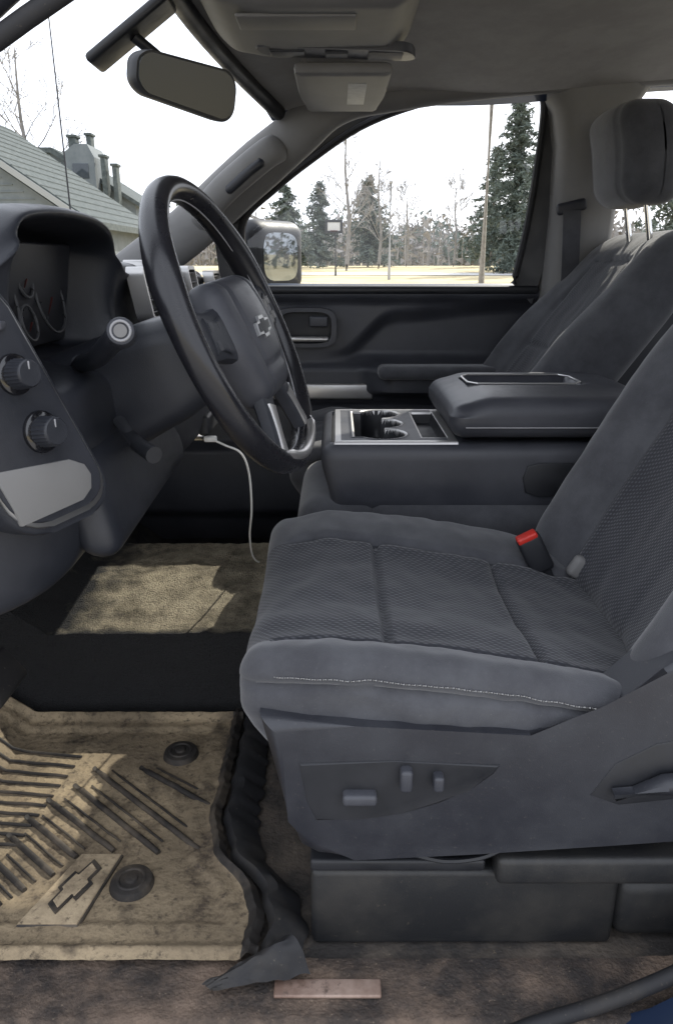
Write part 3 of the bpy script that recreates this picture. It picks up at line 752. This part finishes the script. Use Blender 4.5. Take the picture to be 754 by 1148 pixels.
for u, v in ((203, 845), (148, 990)):
    q = mw(u, v); c = V((q.x, q.y, .012))
    bm = B(); cyl(bm, c, c+V((0, 0, .009)), .029, .027, 32, .003); an = part('mat_anchor', bm, MATD, mat_)
    bm = B(); torus(bm, c+V((0, 0, .009)), (0, 0, 1), .017, .0022, 32, 6); cyl(bm, c+V((0, 0, .008)), c+V((0, 0, .0125)), .009, .008, 20, .001); part('anchor_cap', bm, MATD, an)
PLQ = [(-.390, .690), (-.314, .690), (-.290, .806), (-.346, .806)]
bm = B(); prism(bm, PLQ, lambda a, b, d: V((a, b, d)), .010, .0180, .002, 1); pl = part('logo_plate', bm, MATD, mat_)
pc = V((sum(a for a, b in PLQ)/4, sum(b for a, b in PLQ)/4))
bm = B(); prism(bm, [(pc.x+(a-pc.x)*.95, pc.y+(b-pc.y)*.965) for a, b in PLQ], lambda a, b, d: V((a, b, d)), .012, .0202, .0015, 2); pf = part('plate_face', bm, MATP, pl)
ca, sa = math.cos(R_(64)), math.sin(R_(64))
for k, kb_, z0, z1, mm, nm in ((1., 1., .017, .0232, MATD, 'emblem'), (.84, .70, .019, .0240, MATP, 'emblem_face')):
    bm = B(); prism(bm, [(a*.088*k, b*.088*kb_) for a, b in BOW], lambda a, b, d: V((-.335+a*ca-b*sa, .748+a*sa+b*ca, d)), z0, z1, .0006, 1); part(nm, bm, mm, pl)
bm = B()
def flap(s, t):
    a = P(228, 1128, .612).lerp(P(316, 1058, .658), s); b = P(240, 1130, .604).lerp(P(348, 1092, .624), s)
    p = a.lerp(b, t); p.z = .016+.036*s*math.sin(math.pi*min(1, t*.9+.1))+.004+.005*noise.noise(V((s*6, t*6, 0)))
    return p
sheet(bm, 18, 12, flap); part('curled_corner', bm, RUB, mat_, closed=False, label='black rubber corner of the mat curled up by the sill')

# ================================================================== SMALL THINGS IN THE CABIN
cable = thing('charging_cable', 'thin white charging cable hanging from its plug under the dashboard', 'cable', P(283, 600, 1.3))
pts = [P(232, 490, 1.27), P(252, 499, 1.26), P(270, 508, 1.26), P(279, 530, 1.27), P(282, 570, 1.30), P(280, 600, 1.36), P(283, 622, 1.42), P(290, 630, 1.45), P(300, 628, 1.48)]
bm = B(); tube(bm, spl(pts, 10), .0019, 8); part('wire', bm, WHT, cable)
bm = B(); rb(bm, P(236, 492, 1.27), (.022, .012, .010), .003); part('plug', bm, WHT, cable)
bm = B(); cyl(bm, P(224, 486, 1.29)+V((-.03, 0, 0)), P(224, 486, 1.29)+V((.008, 0, 0)), .013, n=20, bev=.002); part('socket_adapter', bm, CHR, cable)

rv_ = thing('rear_view_mirror', 'dark rear-view mirror hanging in front of the windscreen', 'mirror', P(202, 95, 1.37))
mc2 = P(204, 95, 1.365); mn = V((.78, -.60, -.16)).normalized(); mu = V((.60, .78, -.05)).normalized(); mn = (mn-mu*mn.dot(mu)).normalized(); mv = mn.cross(mu)
if mv.z < 0: mv = -mv
def m2(p): return mc2+mu*p.x+mn*p.y+mv*p.z
def msh(a, b): return b*(1-.26*sm(-a, .02, .105))
bm = B(); loft(bm, [[m2(V((a*k, d, msh(a, b)*k))) for a, b in rrect(.106, .040, .030, 8)] for k, d in ((.55, -.034), (.85, -.024), (.97, -.008), (1., .006), (1., .014), (.985, .018))]); part('mirror_case', bm, PLB, rv_)
bm = B(); prism(bm, [(a, msh(a, b)) for a, b in rrect(.101, .0355, .027, 8)], lambda a, b, d: m2(V((a, d, b))), .0165, .0192, .0006, 1); part('mirror_pane', bm, MIRD, rv_)
bm = B(); tube(bm, spl([m2(V((0, -.02, .01))), m2(V((0, -.045, .03))), V((-.325, 1.37, 1.125))], 5), .009, 10); part('mirror_stalk', bm, PLB, rv_)
bm = B(); a_, b_ = V((-.262, 1.37, 1.176)), V((-.395, 1.37, 1.085)); dd = (b_-a_).normalized(); sd = V((0, 1, 0)); up_ = dd.cross(sd)
rb(bm, (a_+b_)/2, ((b_-a_).length, .075, .016), .007, Matrix((dd, sd, up_)).transposed()); part('sensor_housing', bm, PLB, rv_)

oh = thing('overhead_console', 'grey overhead console with dark lamp lens on the roof lining', 'overhead console', (-.04, 1.38, 1.2))
bm = B(); rgrid(bm, (-.045, 1.375, 1.17), (.36, .37, .085), .04, .012, lambda p: V((p.x*(1-.12*sm(-p.z, -.02, .04)), p.y*(1-.08*sm(-p.z, -.02, .04)), p.z+.012*sm(-p.x, .05, .18)))); part('console_shell', bm, PLG, oh)
bm = B(); prism(bm, [(a+b*.25, b) for a, b in rrect(.135, .032, .02)], lambda a, b, d: V((.0+a, 1.475+b, d+a*-.03)), 1.14, 1.1255, .002, 1); ln = part('lamp_lens', bm, PLS, oh)
for k in (-.085, 0.0, .085):
    bm = B(); rb(bm, (k, 1.475, 1.1245-k*.03), (.06 if k else .04, .036, .005), .002); part('map_lamp' if k else 'lamp_switch', bm, PLD if k <= 0 else PLG, ln)
bm = B(); rb(bm, (-.06, 1.30, 1.127), (.18, .07, .006), .003); part('sunglasses_bin', bm, PLG, oh)
vis = thing('sun_visor', 'folded grey passenger sun visor with a white warning label', 'sun visor', (0, 1.72, 1.1))
bm = B(); rgrid(bm, (.012, 1.70, 1.115), (.18, .36, .022), .010, .012, lambda p: V((p.x*(1-.12*sm(p.y, 0, .18)), p.y, p.z))); part('visor_board', bm, PLG, vis)
bm = B(); rb(bm, (.040, 1.69, 1.1035), (.036, .19, .0012), .0003); part('warning_label', bm, LBL, vis)
bm = B(); cyl(bm, (-.06, 1.90, 1.125), (-.06, 1.53, 1.125), .007, n=10); part('visor_rod', bm, PLG, vis)

belt = thing('seat_belt', 'grey seat belt hanging from its guide on the far door pillar', 'seat belt', (.6, 2.0, .3))
dg = P(640, 232, 1.985)
bm = B(); rb(bm, dg, (.075, .02, .028), .008, Matrix.Rotation(R_(-12), 3, 'Y')); part('belt_guide', bm, PLD, belt)
bm = B(); loft(bm, [[p+V((-.022, 0, 0)), p+V((.022, 0, 0)), p+V((.022, .002, 0)), p+V((-.022, .002, 0))] for p in spl([dg+V((0, -.011, -.008)), V((.60, 1.985, .6)), V((.585, 1.99, .2))], 6)]); part('webbing', bm, FAB, belt)

# ================================================================== OUTSIDE
def gz(y, x=0): return -.6+1.05*max(0, min(1, (y-14)/56.))
bm = B()
ys = [-400, -60, -10, 0, 10, 14, 22, 30, 38, 46, 54, 62, 70, 90, 130, 250, 600, 2500]
xs = [-2500, -600, -200, -100, -60, -40, -30, -20, -10, 0, 10, 20, 30, 40, 60, 100, 200, 600, 2500]
g = [[bm.verts.new((x, y, gz(y))) for y in ys] for x in xs]
for i in range(len(xs)-1):
    for j in range(len(ys)-1): bm.faces.new((g[i][j], g[i+1][j], g[i+1][j+1], g[i][j+1]))
gr = part('ground', bm, GRS, closed=False); tag(gr, 'dry tan lawn stretching to the trees', 'ground', kind='structure')
bm = B(); sheet(bm, 2, 2, lambda s, t: V((-10+18*s, -9+16*t, -.595))); tag(part('driveway', bm, CON, closed=False), 'pale concrete driveway under the truck', 'driveway', kind='structure')
bm = B(); sheet(bm, 20, 1, lambda s, t: V((-90+180*s, 47+5*t+3*math.sin(s*5), gz(47+5*t+3*math.sin(s*5))+.03))); tag(part('road', bm, ASP, closed=False), 'pale road crossing the lawn', 'road', kind='structure')

def conifer(u, Y, htop_v, w, label, dens=1., base=.08, grp=None):
    x = P(u, 300, Y).x; z0 = gz(Y); h = P(u, htop_v, Y).z-z0
    root = thing('conifer_tree', label, 'tree', (x, Y, z0), grp)
    bm = B(); tube(bm, [(x, Y, z0-.2), (x+.05, Y, z0+h*.5), (x, Y, z0+h*.98)], [h*.014, h*.009, h*.002], 7); part('trunk', bm, BARK, root)
    bm = B(); N_ = int(85*dens)
    for i in range(N_):
        f = base+(1-base)*(i/N_)**.9; ang = random.uniform(0, 6.283)
        r = w/2*(1-f)**.7*random.uniform(.5, 1.2)+.15
        c = V((x, Y, z0+h*f)); d = V((math.cos(ang), math.sin(ang), random.uniform(-.4, .05)))
        nt = int(6+15*r)
        for k in range(nt):
            t = (k+.5)/nt; q = c+d*r*t+V((random.gauss(0, .12), random.gauss(0, .12), random.gauss(0, .10)-.15*t*r*.3))
            for _ in range(3):
                a = V((random.gauss(0, 1), random.gauss(0, 1), random.gauss(-.3, .5))).normalized()*random.uniform(.18, .42)
                b = V((random.gauss(0, 1), random.gauss(0, 1), random.gauss(0, .6))).normalized()*random.uniform(.05, .12)
                bm.faces.new([bm.verts.new(q-b), bm.verts.new(q+b), bm.verts.new(q+a)])
    part('crown', bm, NEED, root, closed=False)
    return root
def bare(u, Y, v_top, label, spread=.35, x=None, lean=0, grp=None, lv=4):
    x = P(u, 290, Y).x if x is None else x; z0 = gz(Y); h = P(u, v_top, Y).z-z0
    root = thing('bare_tree', label, 'tree', (x, Y, z0), grp)
    tp = spl([(x, Y, z0-.2), (x+.02*h, Y, z0+h*.35), (x-.01*h+lean, Y, z0+h*.7), (x+lean, Y, z0+h)], 4)
    rr = [h*.019*(1-.9*i/(len(tp)-1)) for i in range(len(tp))]
    bm = B(); tube(bm, tp, rr, 7); part('trunk', bm, BARK, root)
    bm = B()
    def grow(p, d, L, r, lev):
        q1 = p+d*L*.5+V((random.gauss(0, .04), random.gauss(0, .04), .03))*L; q2 = p+d*L+V((0, 0, .08*L))
        tube(bm, [p, q1, q2], [r, r*.7, r*.35], 4, cap=False)
        if lev <= 0: return
        for k in range(random.randint(3, 4)):
            t = random.uniform(.3, 1.); s = p.lerp(q2, t)
            nd = (d+V((random.gauss(0, .55), random.gauss(0, .55), random.gauss(.15, .4)))).normalized()
            grow(s, nd, L*random.uniform(.45, .7), max(r*.5, .014), lev-1)
    for k in range(18):
        f = random.uniform(.25, .97); i = int(f*(len(tp)-1)); ang = random.uniform(0, 6.283)
        d = V((math.cos(ang)*.8, math.sin(ang)*.8, random.uniform(.5, 1.2))).normalized()
        grow(tp[i], d, h*spread*(1.1-f*.75), h*.0065*(1.2-f), lv-1)
    part('crown', bm, TWG, root, closed=False)
conifer(572, 56, 104, 7.0, 'tallest dark spruce behind the utility pole', 2.0, .05)
conifer(604, 52, 135, 6.0, 'spruce at the right edge of the side window', 1.8, .05)
conifer(322, 66, 208, 5.4, 'short pine just above the side mirror', 1.3)
conifer(358, 72, 203, 5.0, 'slim pine left of the tall bare tree', 1.2)
conifer(412, 70, 198, 6.0, 'broad pine right of the tall bare tree', 1.5)
conifer(548, 72, 165, 5.6, 'pine just right of the utility pole', 1.4)
conifer(745, 40, 80, 5.0, 'evergreen seen through the rear side window', 1.2)
bare(388, 58, 140, 'tallest bare tree in the side window', .24)
bare(424, 64, 178, 'bare tree between the broad pine and the lamp post', .24)
bare(455, 78, 212, 'small bare tree right of the lamp post', .30)
bare(508, 74, 205, 'bare tree left of the utility pole', .32)
bare(45, 44, 50, 'bare tree rising behind the grey house', .34)
bm = B()
for i in range(2700):
    if i < 2100: x = random.uniform(-45, 75); Y = random.uniform(98, 135)
    else: x = random.uniform(70, 110); Y = random.uniform(-40, 100)
    h = random.uniform(3.4, 7.4)+2.4*noise.noise(V((x*.12, Y*.12, 0))); z0 = gz(Y)
    w = random.uniform(.05, .14)
    bm.faces.new([bm.verts.new((x-w, Y, z0)), bm.verts.new((x+w, Y, z0)), bm.verts.new((x+random.gauss(0, .3), Y, z0+h))])
    for k in range(11):
        c = V((x+random.gauss(0, .9), Y+random.gauss(0, .9), z0+h*random.uniform(.05, .95)))
        a = V((random.gauss(0, 1), random.gauss(0, 1), random.gauss(0, 1)))*.5; b = V((random.gauss(0, 1), random.gauss(0, .6), random.gauss(0, 1)))*.22
        f = bm.faces.new([bm.verts.new(c-b), bm.verts.new(c+b), bm.verts.new(c+a)]); f.material_index = 1 if noise.noise(V((x*.15, 4, Y*.1))) > .1 else 0
wd = part('far_woodland', bm, [TWG, NEED], closed=False); tag(wd, 'far grey brown woodland along the horizon', 'woodland', kind='stuff')
x = P(540, 300, 38).x; bm = B(); tube(bm, [(x, 38, gz(38)-.3), (x, 38, 9.5)], [.16, .13], 12); up = part('utility_pole', bm, POL); tag(up, 'tall wooden utility pole in front of the spruces', 'pole')
bm = B(); rb(bm, (x, 38, 9.0), (2.2, .1, .12), .02); part('cross_arm', bm, POL, up)
x = P(436, 300, 42).x; zt = P(436, 205, 42).z; bm = B(); tube(bm, [(x, 42, gz(42)-.2), (x, 42, zt)], [.09, .06], 10); lp = part('lamp_post', bm, POLG); tag(lp, 'thin grey lamp post on the lawn', 'lamp post')
bm = B(); rb(bm, (x, 42, zt+.05), (.22, .16, .14), .03); part('lamp_head', bm, POLG, lp)
bh = thing('basketball_hoop', 'basketball hoop with pale backboard on the far lawn', 'basketball hoop', (P(376, 300, 48).x, 48, gz(48)))
x = P(376, 300, 48).x; bc_ = P(374, 254, 47.5)
bm = B(); tube(bm, [(x, 48, gz(48)-.1), (x, 48, bc_.z)], .07, 8); part('post', bm, PLB, bh)
bm = B(); rb(bm, bc_, (1.0, .05, .7), .01); part('backboard', bm, WHB, bh)
def rect(w, h, y): return [bc_+V((a*w, y, b*h)) for a, b in ((-1, -1), (1, -1), (1, 1), (-1, 1))]
bm = B(); loft(bm, [rect(.53, .38, -.03), rect(.53, .38, -.05), rect(.38, .24, -.05), rect(.38, .24, -.03)], cap=False); part('backboard_frame', bm, PLB, bh)
bm = B(); torus(bm, bc_+V((0, -.3, -.25)), (0, 0, 1), .23, .02, 20, 6); part('hoop', bm, RDD, bh)

hs_ = thing('grey_house', 'grey sided house with a sloping shingle roof beyond the windscreen', 'house', (-13.5, 30, gz(30)))
ex, ez, rx, rz = -8.0, 1.9, -14.2, 6.1; ya, yb = 26., 36.
bm = B(); prism(bm, [(ex-.5, gz(30)-.5), (ex-.5, ez+.15), (rx, rz-.15), (2*rx-ex+.5, ez+.15), (2*rx-ex+.5, gz(30)-.5)], lambda a, b, d: V((a, d, b)), ya+.4, yb-.4)
for k in range(24):
    z = gz(30)+k*.22
    w_ = ex-.5 if z < ez else ex-.5-(z-ez)/(rz-ez)*(ex-rx)
    if w_ > rx+.3: rb(bm, (rx, ya+.385, z), ((w_-rx)*2-.3, .04, .03), 0)
part('wall', bm, SID, hs_, angle=20)
for s in (1, -1):
    bm = B(); f = lambda a: a if s > 0 else 2*rx-a
    prism(bm, [(f(ex), ez), (f(rx), rz), (f(rx), rz+.22), (f(ex), ez+.22)], lambda a, b, d: V((a, d, b)), ya, yb)
    for k in range(14):
        t = (k+.5)/14; rb(bm, (f(ex+(rx-ex)*t), (ya+yb)/2, ez+(rz-ez)*t+.225), (.05, yb-ya-.1, .03), 0)
    rf = part('roof', bm, SHG, hs_, angle=20)
    bm = B(); prism(bm, [(f(ex), ez-.06), (f(rx), rz-.06), (f(rx), rz+.16), (f(ex), ez+.16)], lambda a, b, d: V((a, d, b)), ya-.08, ya-.01); part('fascia', bm, TRM, rf, angle=20)
for wx in (-10.2, -12.2):
    bm = B(); rb(bm, (wx, ya+.37, 1.2), (1.0, .08, 1.3), .02); fr = part('window_frame', bm, TRM, hs_)
    bm = B(); rb(bm, (wx, ya+.335, 1.2), (.84, .03, 1.14), .0); part('pane', bm, WIN, fr)
# second house behind, with a raised block and chimneys along its roof
th_ = thing('chimney_house', 'grey shingled house with a raised block and chimneys behind the nearer house', 'house', (P(100, 200, 44).x, 44, gz(44)))
a = P(58, 172, 42); b = P(152, 228, 42); w0 = P(-30, 172, 42)
bm = B(); prism(bm, [(w0.x, gz(42)), (w0.x, a.z), (a.x, a.z), (b.x, b.z), (b.x, gz(42))], lambda p, q, d: V((p, d, q)), 42, 48); wl = part('wall', bm, SID, th_, angle=20)
bm = B(); prism(bm, [(w0.x, a.z), (a.x, a.z), (b.x+.3, b.z-.2), (b.x+.3, b.z), (a.x+.1, a.z+.25), (w0.x, a.z+.25)], lambda p, q, d: V((p, d, q)), 41.7, 48.3); rf = part('roof', bm, SHG, th_, angle=20)
p0 = P(74, 168, 41.2); p1 = P(112, 232, 41.2)
bm = B(); prism(bm, [(p0.x, p1.z), (p0.x, p0.z-.1), (p0.x+.5, p0.z+.25), (p1.x-.3, p0.z+.25), (p1.x, p0.z-.35), (p1.x, p1.z)], lambda p, q, d: V((p, d, q)), 41.0, 43.5); part('raised_block', bm, SID, th_, angle=20)
bm = B(); rb(bm, ((p0.x+p1.x)/2, 41.0, p0.z-1.0), (.8, .06, .7), .01); part('window', bm, WIN, th_)
for u0, u1, vt, vb, Y in ((78, 91, 153, 200, 41.8), (98, 108, 151, 200, 42.2), (114, 124, 175, 228, 41.2), (127, 136, 185, 232, 41.2)):
    p0 = P(u0, vt, Y); p1 = P(u1, vb, Y)
    bm = B(); rb(bm, ((p0.x+p1.x)/2, Y, (p0.z+p1.z)/2), (p1.x-p0.x, .6, p0.z-p1.z), .02); rb(bm, ((p0.x+p1.x)/2, Y, p0.z-.02), (p1.x-p0.x+.14, .74, .12), .02); part('chimney', bm, SHG, rf)

# ================================================================== LIGHT, SKY, CAMERA
s = V((.45, .71, .615)).normalized()
sun = bpy.data.lights.new('sun', 'SUN'); sun.energy = 5; sun.angle = R_(.5); sun.color = (1, .95, .84)
so = bpy.data.objects.new('sun', sun); COL.objects.link(so); so.rotation_euler = s.to_track_quat('Z', 'Y').to_euler(); so.location = (5, 10, 10)
w = bpy.data.worlds.new('World'); SC.world = w; w.use_nodes = True
N = w.node_tree.nodes; L = w.node_tree.links
bg = N['Background']; bg.inputs['Strength'].default_value = .15
sky = N.new('ShaderNodeTexSky'); sky.sky_type = 'NISHITA'; sky.sun_disc = False
sky.sun_elevation = math.asin(s.z); sky.sun_rotation = math.atan2(s.x, s.y); sky.dust_density = 4; sky.air_density = 1.
tc = N.new('ShaderNodeTexCoord'); nz = N.new('ShaderNodeTexNoise'); nz.inputs['Scale'].default_value = 2.5; nz.inputs['Detail'].default_value = 6
L.new(tc.outputs['Generated'], nz.inputs['Vector'])
mr = N.new('ShaderNodeMapRange'); mr.inputs['From Min'].default_value = .3; mr.inputs['From Max'].default_value = .6; mr.inputs['To Min'].default_value = .65; mr.inputs['To Max'].default_value = .92
L.new(nz.outputs['Fac'], mr.inputs['Value'])
mixn = N.new('ShaderNodeMix'); mixn.data_type = 'RGBA'
L.new(mr.outputs['Result'], mixn.inputs[0]); L.new(sky.outputs['Color'], mixn.inputs[6]); mixn.inputs[7].default_value = (13.2, 13.8, 15.2, 1)
L.new(mixn.outputs[2], bg.inputs['Color'])
cam = bpy.data.cameras.new('camera'); co = bpy.data.objects.new('camera', cam); COL.objects.link(co)
co.location = (0, 0, CAMZ); co.rotation_euler = (math.pi/2-PITCH, 0, 0)
cam.sensor_fit = 'VERTICAL'; cam.sensor_height = 36; cam.lens = 36*FPX/1148; cam.clip_start = .02; cam.clip_end = 6000
SC.camera = co
SC.view_settings.view_transform = 'Standard'; SC.view_settings.look = 'None'; SC.view_settings.exposure = 0
